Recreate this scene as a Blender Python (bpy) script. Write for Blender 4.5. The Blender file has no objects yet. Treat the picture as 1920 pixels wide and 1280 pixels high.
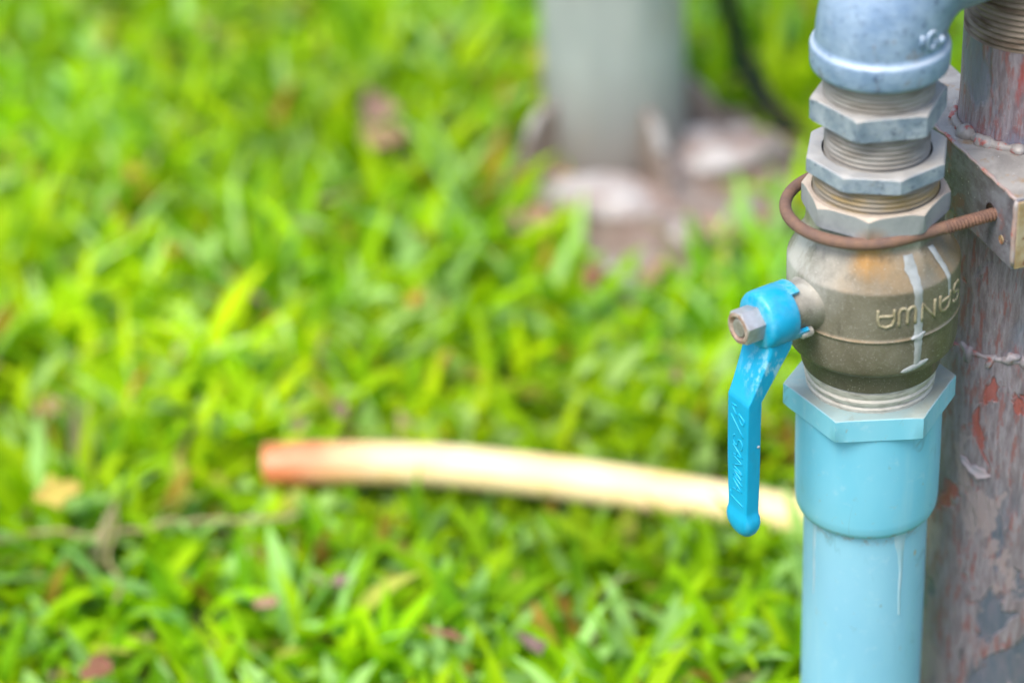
import bpy, bmesh, math, random
import numpy as np
from mathutils import Vector, Matrix
random.seed(4); rng = np.random.default_rng(11)
sc = bpy.context.scene
COL = sc.collection

# ------------------------------------------------------------------ camera
PITCH, ROLL = math.radians(32), math.radians(2.7)
fwd = Vector((0, math.cos(PITCH), -math.sin(PITCH)))
r0 = Vector((1, 0, 0)); u0 = Vector((0, math.sin(PITCH), math.cos(PITCH)))
rt = r0*math.cos(ROLL) - u0*math.sin(ROLL); up = r0*math.sin(ROLL) + u0*math.cos(ROLL)
cam_d = bpy.data.cameras.new('camera'); cam = bpy.data.objects.new('camera', cam_d); COL.objects.link(cam)
M = Matrix((rt, up, -fwd)).transposed().to_4x4(); M.translation = Vector((-0.1775, -1.1901, 1.09))
cam.matrix_world = M
cam_d.sensor_width = 36; cam_d.lens = 100; cam_d.clip_start = 0.05; cam_d.clip_end = 1000
cam_d.dof.use_dof = True; cam_d.dof.focus_distance = 1.395; cam_d.dof.aperture_fstop = 3.1
sc.camera = cam
# ------------------------------------------------------------------ light
SUN_EL, SUN_AZ = math.radians(60), math.radians(-140)     # azimuth measured from +Y towards +X
w = bpy.data.worlds.new('World'); sc.world = w; w.use_nodes = True
wn = w.node_tree; bg = wn.nodes['Background']
sky = wn.nodes.new('ShaderNodeTexSky'); sky.sky_type = 'NISHITA'; sky.sun_disc = False
sky.sun_elevation = SUN_EL; sky.sun_rotation = SUN_AZ; sky.air_density = 1.0; sky.dust_density = 3.0; sky.ozone_density = 1.0
wn.links.new(sky.outputs[0], bg.inputs[0]); bg.inputs[1].default_value = 0.15
sun_d = bpy.data.lights.new('sun', 'SUN'); sun_d.energy = 1.5; sun_d.angle = math.radians(30); sun_d.color = (1, 0.95, 0.86)
sun = bpy.data.objects.new('sun', sun_d); COL.objects.link(sun)
sdir = Vector((math.sin(SUN_AZ)*math.cos(SUN_EL), math.cos(SUN_AZ)*math.cos(SUN_EL), math.sin(SUN_EL)))
sun.rotation_euler = sdir.to_track_quat('Z', 'Y').to_euler(); sun.location = (0, 0, 5)
sc.view_settings.view_transform = 'Standard'; sc.view_settings.look = 'None'
sc.view_settings.exposure = 1.15; sc.view_settings.gamma = 1.0
sc.render.engine = 'CYCLES'
try: sc.cycles.use_denoising = True
except Exception: pass

# ------------------------------------------------------------------ material helper
class Mat:
    def __init__(s, name, rough=0.6, metal=0.0, spec=0.4):
        s.m = bpy.data.materials.new(name); s.m.use_nodes = True
        s.nt = s.m.node_tree; s.N = s.nt.nodes; s.L = s.nt.links
        s.b = s.N['Principled BSDF']; s.out = s.N['Material Output']
        s.b.inputs['Roughness'].default_value = rough; s.b.inputs['Metallic'].default_value = metal
        s.b.inputs['Specular IOR Level'].default_value = spec
        s.tc = s.N.new('ShaderNodeTexCoord')
    def put(s, val, sock):
        if hasattr(val, 'is_output'): s.L.new(val, sock)
        elif isinstance(val, (tuple, list)): sock.default_value = tuple(val) + ((1,) if len(val) == 3 and len(sock.default_value) == 4 else ())
        else: sock.default_value = val
    def coord(s, scale=(1, 1, 1), loc=(0, 0, 0)):
        n = s.N.new('ShaderNodeMapping'); n.inputs['Scale'].default_value = scale; n.inputs['Location'].default_value = loc
        s.L.new(s.tc.outputs['Object'], n.inputs[0]); return n.outputs[0]
    def noise(s, scale, detail=4, rough=0.55, stretch=(1, 1, 1), loc=(0, 0, 0), dist=0.0):
        n = s.N.new('ShaderNodeTexNoise'); n.inputs['Scale'].default_value = scale; n.inputs['Detail'].default_value = detail
        n.inputs['Roughness'].default_value = rough; n.inputs['Distortion'].default_value = dist
        s.L.new(s.coord(stretch, loc), n.inputs['Vector']); return n.outputs['Fac']
    def ramp(s, fac, lo, hi, a=0.0, b=1.0):
        n = s.N.new('ShaderNodeMapRange'); n.inputs[1].default_value = lo; n.inputs[2].default_value = hi
        n.inputs[3].default_value = a; n.inputs[4].default_value = b; n.clamp = True
        s.L.new(fac, n.inputs[0]); return n.outputs[0]
    def mix(s, fac, a, b):
        n = s.N.new('ShaderNodeMix'); n.data_type = 'RGBA'
        s.put(fac, n.inputs[0]); s.put(a, n.inputs[6]); s.put(b, n.inputs[7]); return n.outputs[2]
    def math(s, op, a, b=0.0):
        n = s.N.new('ShaderNodeMath'); n.operation = op; s.put(a, n.inputs[0]); s.put(b, n.inputs[1]); return n.outputs[0]
    def z(s, lo, hi):      # 0 at lo, 1 at hi in the object's own height
        n = s.N.new('ShaderNodeSeparateXYZ'); s.L.new(s.tc.outputs['Object'], n.inputs[0])
        return s.ramp(n.outputs[2], lo, hi)
    def blob(s, c, r0_, r1_, stretch=(1, 1, 1)):   # 1 inside, 0 outside of a spot in object space
        n = s.N.new('ShaderNodeVectorMath'); n.operation = 'DISTANCE'
        s.L.new(s.coord(stretch), n.inputs[0]); n.inputs[1].default_value = tuple(c[i]*stretch[i] for i in range(3))
        return s.ramp(n.outputs['Value'], r0_, r1_, 1.0, 0.0)
    def upness(s, lo, hi):
        g = s.N.new('ShaderNodeNewGeometry'); n = s.N.new('ShaderNodeSeparateXYZ'); s.L.new(g.outputs['Normal'], n.inputs[0])
        return s.ramp(n.outputs[2], lo, hi)
    def color(s, c): s.put(c, s.b.inputs['Base Color']); return s
    def rough(s, c): s.put(c, s.b.inputs['Roughness']); return s
    def bump(s, h, strength=0.3, dist=0.001):
        n = s.N.new('ShaderNodeBump'); n.inputs['Strength'].default_value = strength; n.inputs['Distance'].default_value = dist
        s.L.new(h, n.inputs['Height']); s.L.new(n.outputs[0], s.b.inputs['Normal']); return s

# galvanised castings: bluish zinc, pale oxide on upward edges, small pits
def galv(name, base, pale, dust, pit=0.5, metal=0.25):
    m = Mat(name, 0.55, metal)
    n1 = m.noise(75, 6, .68); n2 = m.noise(260, 4, .7); n3 = m.noise(30, 5, .6, loc=(3, 1, 2))
    c = m.mix(m.ramp(n1, .38, .66), base, pale)
    c = m.mix(m.math('MULTIPLY', m.ramp(n2, .57, .68), pit), c, (base[0]*.45, base[1]*.45, base[2]*.5))
    rs = m.noise(120, 5, .7, loc=(9, 9, 2)); c = m.mix(m.math('MULTIPLY', m.ramp(rs, .60, .68), .5), c, (.20, .145, .095))
    d = m.math('MULTIPLY', m.upness(.35, .9), m.ramp(n3, .3, .55, .55, 1.0))
    c = m.mix(d, c, dust)
    m.color(c).rough(m.ramp(n1, .3, .7, .42, .65)); m.bump(m.math('ADD', n2, n1), .5, .0011); return m.m
M_ELBOW = galv('zinc_elbow', (.16, .25, .38), (.27, .37, .49), (.47, .53, .58), .8)
M_NUT = galv('zinc_nut', (.165, .22, .29), (.34, .39, .44), (.42, .40, .365), 1.0)
def thread_mat(name, base, grime, lo=.42, hi=.62):
    m = Mat(name, .6, .2); n1 = m.noise(50, 4, .6, (1, 1, 4)); n2 = m.noise(300, 3, .6)
    m.color(m.mix(m.ramp(n1, lo, hi+.08), base, grime)); m.bump(n2, .05, .0003); return m.m
M_THREAD = thread_mat('thread_grey', (.265, .25, .225), (.15, .13, .105))
M_THREAD_DK = thread_mat('thread_dull', (.22, .19, .15), (.30, .20, .06))
M_THREAD_RUST = thread_mat('thread_rusty', (.25, .20, .15), (.085, .048, .024))

def brass():
    m = Mat('weathered_brass', .50, .25)
    n1 = m.noise(28, 5, .6); n2 = m.noise(600, 3, .7); n3 = m.noise(1500, 2, .6); n4 = m.noise(45, 5, .65, (1, 1, .35), (5, 2, 1))
    base = m.mix(m.ramp(n1, .35, .68), (.105, .093, .060), (.195, .178, .132))
    base = m.mix(m.math('MULTIPLY', m.ramp(n2, .55, .72), .55), base, (.30, .285, .24))
    grn = m.z(.396-.3, .412-.3)                                     # greenish grey film near the upper end
    base = m.mix(m.math('MULTIPLY', m.ramp(grn, 0, 1), .75), base, m.mix(m.ramp(n4, .4, .65), (.25, .27, .22), (.42, .42, .36)))
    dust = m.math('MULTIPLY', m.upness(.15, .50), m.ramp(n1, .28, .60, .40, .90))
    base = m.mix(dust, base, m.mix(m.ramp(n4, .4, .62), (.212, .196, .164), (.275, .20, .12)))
    left = m.math('MULTIPLY', m.blob((-.040, -.012, .092), .012, .036), m.ramp(n4, .38, .56))
    base = m.mix(m.math('MULTIPLY', left, .8), base, (.46, .47, .43))
    rust = m.math('MULTIPLY', m.blob((-.007, -.034, .104), .004, .013, (1, 1, 1)), m.ramp(n4, .36, .55))
    base = m.mix(m.math('MULTIPLY', rust, .85), base, (.34, .17, .035))
    rust2 = m.math('MULTIPLY', m.blob((.002, -.034, .098), .003, .016, (.8, 1, 1)), m.ramp(n1, .3, .6))
    base = m.mix(m.math('MULTIPLY', rust2, .5), base, (.40, .26, .12))
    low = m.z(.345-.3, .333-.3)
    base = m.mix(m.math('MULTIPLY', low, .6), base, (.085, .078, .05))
    base = m.mix(m.math('MULTIPLY', m.ramp(n3, .66, .72), .7), base, (.55, .53, .47))
    gr = m.noise(85, 6, .7, (1, 1, .6), (8, 2, 5)); base = m.mix(m.math('MULTIPLY', m.ramp(gr, .56, .68), .55), base, (.075, .066, .045)); m.color(base).rough(m.ramp(n4, .35, .65, .36, .66)); m.bump(m.math('ADD', m.math('MULTIPLY', n2, .6), n1), .4, .0009); return m.m
M_BRASS = brass()
def simple(name, base, other, scale=60, rough=.55, metal=0., bump=.15, lo=.4, hi=.65, stretch=(1, 1, 1), bd=.0008):
    m = Mat(name, rough, metal); n = m.noise(scale, 5, .6, stretch); n2 = m.noise(scale*6, 3, .6)
    m.color(m.mix(m.ramp(n, lo, hi), base, other)); m.bump(m.math('ADD', n, n2), bump, bd); return m.m
M_LETTER = simple('brass_relief', (.22, .19, .115), (.32, .285, .19), 200)
M_DRIP = simple('white_drip', (.345, .365, .375), (.25, .265, .255), 110, .5)
M_TAPE = simple('seal_tape', (.47, .445, .39), (.27, .25, .21), 120, .6, lo=.45, hi=.7, stretch=(1, 1, 4))
M_RUSTROD = simple('rusty_rod', (.145, .088, .068), (.20, .115, .075), 160, .75, .1, .5)
M_PIN = simple('pin_metal', (.55, .53, .47), (.36, .33, .28), 300, .5, .3)

def lever_mat():
    m = Mat('blue_lever', .38, 0, .5)
    n = m.noise(40, 4, .5); sc_ = m.noise(170, 6, .72, (1, 1, .55)); spot = m.blob((-.052, -.0405, .049), .004, .020)
    c = m.mix(m.ramp(n, .35, .65), (.003, .29, .50), (.004, .33, .56))
    m2 = m.math('MULTIPLY', spot, m.ramp(sc_, .52, .60))
    hubw = m.math('MULTIPLY', m.blob((-.063, -.038, .078), .005, .016), m.ramp(sc_, .42, .60))
    c = m.mix(m.math('MULTIPLY', m2, .7), c, (.36, .60, .66)); c = m.mix(m.math('MULTIPLY', hubw, .55), c, (.25, .52, .62))
    ge = m.N.new('ShaderNodeNewGeometry'); ed = m.math('MULTIPLY', m.ramp(ge.outputs['Pointiness'], .53, .60), m.ramp(sc_, .45, .6)); c = m.mix(m.math('MULTIPLY', ed, .7), c, (.22, .44, .52))
    gm_ = m.noise(90, 5, .65, (1, 1, .4), (3, 6, 1)); c = m.mix(m.math('MULTIPLY', m.ramp(gm_, .56, .70), .35), c, (.02, .20, .30))
    m.color(c).rough(m.ramp(sc_, .4, .6, .34, .5)); m.bump(n, .08, .0006); return m.m
M_LEVER = lever_mat()
def bolt_mat():
    m = Mat('lever_nut_metal', .42, .55); n = m.noise(120, 4, .6); n2 = m.noise(60, 3)
    m.color(m.mix(m.ramp(n, .4, .65), (.50, .50, .51), (.38, .35, .34))); m.bump(n, .2, .0006); return m.m
M_BOLT = bolt_mat()
M_BOLTRUST = simple('nut_face_rust', (.26, .16, .11), (.40, .33, .28), 180, .6, .2, .3)

def pvc(name, a, b, dirt, dirt_up=True, band=None, spots=()):
    m = Mat(name, .42, 0, .45); n1 = m.noise(18, 5, .55, (1, 1, .5)); n2 = m.noise(140, 5, .65); sp = m.noise(75, 4, .6, loc=(7, 3, 1)); st = m.noise(70, 3, .6, (1, 1, .1), (1, 4, 2))
    c = m.mix(m.ramp(n1, .35, .66), a, b)
    c = m.mix(m.math('MULTIPLY', m.ramp(st, .55, .75), .28), c, (.42, .60, .62))
    c = m.mix(m.math('MULTIPLY', m.ramp(sp, .69, .73), .45), c, (.16, .27, .30))
    c = m.mix(m.math('MULTIPLY', m.ramp(n2, .58, .72), .28), c, (.45, .62, .68))
    ln = m.noise(26, 3, .6, (1, 1, .45), (4, 9, 3), .6); lm = m.noise(30, 3, .5, loc=(2, 5, 11))
    line = m.math('MULTIPLY', m.ramp(m.math('ABSOLUTE', m.math('SUBTRACT', ln, .5)), .0, .010, 1.0, 0.0), m.ramp(lm, .52, .60))
    c = m.mix(m.math('MULTIPLY', line, .55), c, (.10, .22, .27))
    fade = m.noise(11, 4, .6, (1, 1, .6), (1, 2, 9)); c = m.mix(m.math('MULTIPLY', m.ramp(fade, .45, .65), .4), c, (.26, .55, .66))
    mud = m.noise(210, 4, .7, loc=(6, 6, 2)); c = m.mix(m.math('MULTIPLY', m.math('MULTIPLY', m.ramp(mud, .64, .70), m.ramp(lm, .42, .55)), .5), c, (.30, .30, .24))
    if band: c = m.mix(m.math('MULTIPLY', m.math('MULTIPLY', m.z(band[1], band[0]), m.ramp(m.noise(190, 5, .7, loc=(1, 1, 6)), .50, .62)), .8), c, (.26, .16, .09))
    for sp_, r_, cc in spots: c = m.mix(m.math('MULTIPLY', m.blob(sp_, r_*.4, r_, (1, 1, .6)), .75), c, cc)
    if dirt_up: c = m.mix(m.math('MULTIPLY', m.upness(.5, .95), m.ramp(n1, .25, .6, .40, .90)), c, dirt)
    m.color(c).rough(m.ramp(n2, .3, .7, .34, .52)); m.bump(n2, .08, .0006); return m.m
M_COUP = pvc('blue_coupling', (.11, .435, .60), (.18, .505, .66), (.36, .37, .31), True, (.2405, .2440))
M_COLLAR = pvc('blue_collar', (.14, .45, .58), (.22, .51, .63), (.31, .295, .225))
M_PIPE = pvc('blue_pipe', (.185, .435, .585), (.25, .50, .645), (.4, .43, .4), False, (.2405, .2330), [((.0316*math.cos(-1.719+p_), .0316*math.sin(-1.719+p_), z_), r_, cc) for p_, z_, r_, cc in ((.62, .139, .0014, (.42, .22, .10)), (.30, .196, .0009, (.20, .30, .32)), (.95, .222, .0014, (.40, .28, .14)), (.1, .30, .001, (.2, .3, .3)))])

def post_mat(name, low):
    m = Mat(name, .48, .12, .5)
    st = m.noise(420, 6, .75, (1, 1, .16)); st2 = m.noise(270, 6, .72, (1, 1, .20), (9, 4, 2)); pa = m.noise(34, 6, .62, (1, 1, .55), (2, 7, 5), .5); fi = m.noise(900, 3, .6)
    pb = m.noise(26, 6, .6, (1, 1, .45), (12, 3, 8), .6)
    c = m.mix(m.ramp(st, .40, .62), (.185, .145, .165), (.315, .278, .305))
    c = m.mix(m.math('MULTIPLY', m.ramp(st2, .53, .60), .75), c, (.27, .095, .085))
    c = m.mix(m.math('MULTIPLY', m.ramp(pa, .600, .625), .8), c, (.38, .085, .065))
    if low:
        msk = m.math('MULTIPLY', m.ramp(pb, .49, .515), m.z(.245, .205))
        c = m.mix(m.math('MULTIPLY', msk, .9), c, m.mix(m.ramp(st2, .4, .6), (.085, .112, .155), (.15, .155, .20)))
        msk2 = m.math('MULTIPLY', m.ramp(m.noise(48, 6, .6, (1, 1, .5), (1, 13, 4), .4), .56, .575), m.z(.30, .25))
        c = m.mix(m.math('MULTIPLY', msk2, .85), c, (.34, .27, .28))
    else:
        msk = m.ramp(pb, .50, .57)
        c = m.mix(m.math('MULTIPLY', msk, .7), c, (.17, .20, .27))
        red = m.math('MULTIPLY', m.blob((.002, -.034, .463), .006, .019, (1, 1, .9)), m.ramp(st2, .42, .54))
        c = m.mix(m.math('MULTIPLY', red, .95), c, (.45, .045, .04))
    c = m.mix(m.math('MULTIPLY', m.ramp(fi, .68, .74), .6), c, (.62, .62, .64))
    h = m.math('ADD', m.math('ADD', m.math('MULTIPLY', pb, .8), st), m.math('MULTIPLY', m.math('ADD', msk, m.ramp(pa, .60, .625)), -.9)); m.color(c).rough(m.ramp(st, .35, .65, .32, .6)); m.bump(h, .75, .0014); return m.m
M_POST_UP = post_mat('post_paint_upper', False); M_POST_LO = post_mat('post_paint_lower', True)
def weld_mat(name, a, b, c3):
    m = Mat(name, .5, .1, .5); n = m.noise(70, 5, .65); n2 = m.noise(130, 4, .6, loc=(4, 4, 4))
    c = m.mix(m.ramp(n, .4, .62), a, b); c = m.mix(m.math('MULTIPLY', m.ramp(n2, .54, .6), .85), c, c3)
    m.color(c); m.bump(m.noise(500, 3), .4, .0008); return m.m
M_WELD = weld_mat('weld_paint', (.22, .19, .20), (.31, .28, .29), (.30, .10, .08))
def bracket_mat():
    m = Mat('bracket_paint', .5, .12, .5)
    n1 = m.noise(55, 6, .65, dist=.5); st = m.noise(220, 5, .7, (1.0, .3, .6)); n3 = m.noise(110, 5, .6, loc=(3, 8, 1)); fl = m.noise(420, 3, .6, loc=(5, 5, 1))
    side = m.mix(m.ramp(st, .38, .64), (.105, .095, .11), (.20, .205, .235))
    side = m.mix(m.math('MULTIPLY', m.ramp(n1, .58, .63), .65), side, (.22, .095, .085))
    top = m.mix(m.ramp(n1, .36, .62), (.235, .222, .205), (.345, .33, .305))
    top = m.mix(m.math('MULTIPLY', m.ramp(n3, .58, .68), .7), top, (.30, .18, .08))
    c = m.mix(m.upness(.6, .9), side, top)  # darker sides under a paler top: their shade is mixed into the paint colour
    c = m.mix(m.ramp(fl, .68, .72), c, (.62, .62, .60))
    m.color(c); m.bump(m.math('ADD', st, n1), .5, .001); return m.m
M_BRACKET = bracket_mat()
M_BRKEND = weld_mat('bracket_end_rust', (.30, .19, .08), (.42, .36, .25), (.16, .06, .03))
M_REDEDGE = weld_mat('red_primer_edge', (.33, .29, .28), (.40, .24, .20), (.44, .075, .05))
M_DARK = simple('hole_dark', (.03, .02, .015), (.08, .04, .02), 200)

# ------------------------------------------------------------------ mesh helpers
def mesh_obj(name, verts, faces, mat, parent=None, sharp=35, smooth=True, bevel=0.0, segs=2):
    me = bpy.data.meshes.new(name)
    off = Vector(parent_loc(parent)) if parent else Vector((0, 0, 0))
    me.from_pydata([tuple(Vector(v) - off) for v in verts], [], faces)
    bm = bmesh.new(); bm.from_mesh(me); bmesh.ops.recalc_face_normals(bm, faces=bm.faces); bm.to_mesh(me); bm.free()
    me.materials.append(mat)
    if smooth:
        me.polygons.foreach_set('use_smooth', [True]*len(me.polygons)); me.set_sharp_from_angle(angle=math.radians(sharp))
    o = bpy.data.objects.new(name, me); COL.objects.link(o)
    if parent: o.parent = parent
    if bevel:
        b = o.modifiers.new('bevel', 'BEVEL'); b.width = bevel; b.segments = segs; b.limit_method = 'ANGLE'; b.angle_limit = math.radians(30)
    return o
def parent_loc(p):
    v = Vector((0, 0, 0))
    while p: v += p.location; p = p.parent
    return v
def thing(name, label, cat, loc, group=None):
    o = bpy.data.objects.new(name, None); COL.objects.link(o); o.location = loc; o.empty_display_size = .05
    o['label'] = label; o['category'] = cat
    if group: o['group'] = group
    return o
def tag(o, label, cat, group=None):
    o['label'] = label; o['category'] = cat
    if group: o['group'] = group
    return o
def structure(o): o['kind'] = 'structure'; return o

class Geo:
    def __init__(s): s.v = []; s.f = []
    def add(s, vf):
        k = len(s.v); s.v += [tuple(p) for p in vf[0]]; s.f += [tuple(i+k for i in f) for f in vf[1]]; return s
def grid(rows, close=True, cap0=False, cap1=False):
    n = len(rows[0]); v = [p for r in rows for p in r]; f = []
    for i in range(len(rows)-1):
        for j in range(n if close else n-1):
            a = i*n+j; b = i*n+(j+1) % n; f.append((a, b, b+n, a+n))
    if cap0: f.append(tuple(range(n))[::-1])
    if cap1: k = (len(rows)-1)*n; f.append(tuple(range(k, k+n)))
    return v, f
def revolve(prof, n=96, cx=0., cy=0., rmod=None, cap0=False, cap1=False):
    rows = []
    for i, (r, z) in enumerate(prof):
        row = []
        for j in range(n):
            a = 2*math.pi*j/n; rr = r*(rmod(a, z) if rmod else 1); row.append((cx+rr*math.cos(a), cy+rr*math.sin(a), z))
        rows.append(row)
    return grid(rows, True, cap0, cap1)
def polyr(a, sides, rot):      # polygon radius / circumradius
    s = 2*math.pi/sides; t = (a-rot) % s
    return math.cos(s/2)/math.cos(t-s/2)
def nut(sides, R, z0, z1, rot, rin, n=None, ch_top=.93, ch_bot=.97, slope=.5, cx=0, cy=0):
    n = n or sides*16; rows = []
    def ring(fr): return [(cx+r_*math.cos(a), cy+r_*math.sin(a), z) for a, (r_, z) in fr]
    A = [rot+2*math.pi*j/n for j in range(n)]
    P = [R*polyr(a, sides, rot) for a in A]
    rt_, rb_ = R*ch_top, R*ch_bot
    rows.append([(cx+rin*math.cos(a), cy+rin*math.sin(a), z0) for a in A])
    rows.append([(cx+min(p, rb_)*math.cos(a), cy+min(p, rb_)*math.sin(a), z0) for a, p in zip(A, P)])
    rows.append([(cx+p*math.cos(a), cy+p*math.sin(a), z0+max(.0002, (p-rb_)*slope+.0002)) for a, p in zip(A, P)])
    rows.append([(cx+p*math.cos(a), cy+p*math.sin(a), z1-max(.0004, (p-rt_)*slope+.0004)) for a, p in zip(A, P)])
    rows.append([(cx+(min(p, rt_)-.0005)*math.cos(a), cy+(min(p, rt_)-.0005)*math.sin(a), z1) for a, p in zip(A, P)])
    rows.append([(cx+rin*math.cos(a), cy+rin*math.sin(a), z1) for a in A])
    rows.append(rows[0])
    return grid(rows)
def thread(R, z0, z1, pitch, depth, n=72, cx=0, cy=0, taper=0.0):
    per = 6; m = max(2, int((z1-z0)/pitch*per)); rows = []
    for i in range(m+1):
        z = z0+(z1-z0)*i/m; row = []
        for j in range(n):
            a = 2*math.pi*j/n; t = (z/pitch + a/(2*math.pi)) % 1.0
            r = R+taper*(z-z0) - depth*abs(2*t-1)**1.3
            row.append((cx+r*math.cos(a), cy+r*math.sin(a), z))
        rows.append(row)
    return grid(rows)
def sweep(path, rad, n=16, caps=True, squash=None):
    P = [Vector(p) for p in path]; rad = rad if isinstance(rad, (list, tuple)) else [rad]*len(P)
    T = [(P[min(i+1, len(P)-1)]-P[max(i-1, 0)]).normalized() for i in range(len(P))]
    ref = Vector((0, 0, 1)) if abs(T[0].z) < .9 else Vector((1, 0, 0))
    u = (ref - T[0]*ref.dot(T[0])).normalized(); rows = []
    for i, p in enumerate(P):
        u = (u - T[i]*u.dot(T[i])).normalized(); v = T[i].cross(u)
        rows.append([tuple(p+(u*math.cos(2*math.pi*j/n)+v*math.sin(2*math.pi*j/n))*rad[i]) for j in range(n)])
    return grid(rows, True, caps, caps)
def catmull(pts, k=8):
    P = [Vector(p) for p in pts]; P = [P[0]*2-P[1]]+P+[P[-1]*2-P[-2]]; out = []
    for i in range(1, len(P)-2):
        for j in range(k):
            t = j/k; a, b, c, d = P[i-1:i+3]
            out.append(.5*((2*b)+(c-a)*t+(2*a-5*b+4*c-d)*t*t+(3*b-a-3*c+d)*t**3))
    out.append(P[-2]); return out
def xform(vf, o, ex, ey, ez):
    o, ex, ey, ez = map(Vector, (o, ex, ey, ez))
    return [tuple(o+ex*p[0]+ey*p[1]+ez*p[2]) for p in vf[0]], vf[1]
def box(c, sx, sy, sz, ex=(1, 0, 0), ey=(0, 1, 0), ez=(0, 0, 1)):
    v = [(x*sx/2, y*sy/2, z*sz/2) for z in (-1, 1) for y in (-1, 1) for x in (-1, 1)]
    f = [(0, 1, 3, 2), (4, 6, 7, 5), (0, 4, 5, 1), (2, 3, 7, 6), (0, 2, 6, 4), (1, 5, 7, 3)]
    return xform((v, f), c, ex, ey, ez)
def lump(c, r, seed, sub=2, amp=.3, squash=(1, 1, 1)):
    bm = bmesh.new(); bmesh.ops.create_icosphere(bm, subdivisions=sub, radius=1.0)
    rr = random.Random(seed); k = [Vector((rr.uniform(-1, 1), rr.uniform(-1, 1), rr.uniform(-1, 1)))*2.2 for _ in range(5)]; ph = [rr.uniform(0, 6) for _ in k]
    for v in bm.verts:
        s = 1+amp*sum(math.sin(v.co.dot(q)*1.4+p_) for q, p_ in zip(k, ph))/3
        v.co = Vector((v.co.x*squash[0], v.co.y*squash[1], v.co.z*squash[2]))*s*r+Vector(c)
    bm.verts.ensure_lookup_table(); out = [tuple(v.co) for v in bm.verts], [tuple(v.index for v in f.verts) for f in bm.faces]
    bm.free(); return out

VIEW = math.atan2(-1.1901, -.1775)       # compass angle of the side that faces the camera; +a turns to the right there
def cyl_pt(phi, z, r, cx=0, cy=0): return (cx+r*math.cos(VIEW+phi), cy+r*math.sin(VIEW+phi), z)

# ------------------------------------------------------------------ setting: ground, soil, footing
def ground_mat():
    m = Mat('ground_soil_turf', .95, 0, .1); n1 = m.noise(9, 6, .7); n2 = m.noise(70, 5, .7)
    c = m.mix(m.ramp(n2, .35, .65), (.045, .085, .012), (.075, .060, .030)); c = m.mix(m.ramp(n1, .4, .65), c, (.06, .13, .012))
    m.color(c); m.bump(n2, .8, .01); return m.m
G = 300.0
structure(mesh_obj('ground', [(-G, -G, 0), (G, -G, 0), (G, G, 0), (-G, G, 0)], [(0, 1, 2, 3)], ground_mat(), smooth=False))
PATCH = [(-.195, .76), (-.160, .840), (-.10, .90), (-.027, .90), (.050, .875), (.085, .82), (.085, .745), (.055, .690), (.010, .655), (-.035, .625), (-.068, .585), (-.104, .555), (-.128, .600), (-.142, .660), (-.170, .700)]
def in_patch(x, y):
    x = np.asarray(x); y = np.asarray(y); inside = np.zeros(x.shape, bool); n = len(PATCH)
    for i in range(n):
        (x1, y1), (x2, y2) = PATCH[i], PATCH[(i+1) % n]
        inside ^= ((y1 > y) != (y2 > y)) & (x < (x2-x1)*(y-y1)/(y2-y1+1e-12)+x1)
    return inside
def soil_mat():
    m = Mat('bare_soil', .95, 0, .1); n1 = m.noise(30, 6, .7); n2 = m.noise(110, 5, .7, loc=(2, 2, 2)); n3 = m.noise(14, 5, .6, loc=(5, 1, 3))
    c = m.mix(m.ramp(n1, .38, .62), (.30, .21, .165), (.42, .335, .28)); c = m.mix(m.ramp(n2, .56, .68), c, (.17, .10, .07))
    c = m.mix(m.math('MULTIPLY', m.ramp(n3, .5, .58), .9), c, (.44, .40, .38))
    m.color(c); m.bump(m.math('ADD', n1, n2), 1.0, .012); return m.m
cxp, cyp = -.055, .745; rows = []
for k in range(9):
    t = k/8; row = []
    for j in range(60):
        u = j/60*len(PATCH); i = int(u); fr = u-i; a = Vector(PATCH[i]); b = Vector(PATCH[(i+1) % len(PATCH)]); q = a.lerp(b, fr)
        s = 1.12*t+.001; x = cxp+(q.x-cxp)*s; y = cyp+(q.y-cyp)*s
        z = .006+.016*(1-t**2)+(.004*math.sin(41*x+3)*math.cos(37*y) if t < .95 else -.004); row.append((x, y, max(z, .0015)))
    rows.append(row)
structure(mesh_obj('soil_patch', *grid(rows, True, True, False), soil_mat(), sharp=180))
cm = Mat('pale_mortar', .9, 0, .2); cn = cm.noise(24, 6, .65); cn2 = cm.noise(38, 5, .65, loc=(3, 1, 4))
M_CONC = cm.color(cm.mix(cm.ramp(cn2, .55, .66), cm.mix(cm.ramp(cn, .40, .60), (.26, .19, .16), (.46, .44, .43)), (.20, .14, .11))).bump(cm.math('ADD', cn, cn2), 1.0, .012).m
for i, (x, y, r, sq, lab) in enumerate([(-.006, .785, .050, (1.0, .9, .45), 'large pale mortar lump on the soil right of the grey pole'),
                                    (-.085, .715, .040, (1.25, .75, .40), 'pale mortar lump on the soil directly in front of the grey pole'),
                                    (-.098, .600, .019, (1.1, .7, .6), 'small pinkish white rubble chunk at the front tip of the bare soil'),
                                    (-.036, .655, .017, (1.3, .8, .6), 'small pale rubble chunk at the right front edge of the bare soil'),
                                    (.040, .765, .012, (1.3, .9, .9), 'small dark brown stone at the right end of the bare soil')]):
    o = mesh_obj('rubble_chunk' if i < 4 else 'dark_stone', *lump((x, y, .018), r, 10+i, 4, .42, sq), M_CONC if i < 4 else simple('dark_stone', (.06, .045, .04), (.10, .08, .07), 60), sharp=180)
    tag(o, lab, 'rubble' if i < 4 else 'stone', 'mortar lumps on the bare soil' if i < 4 else None)

def lift(x, y, z): k = 1-z/1.09; return (-.1775+(x+.1775)*k, -1.1901+(y+1.1901)*k, z)   # keeps low things where they lie once they rest higher on the turf

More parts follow.
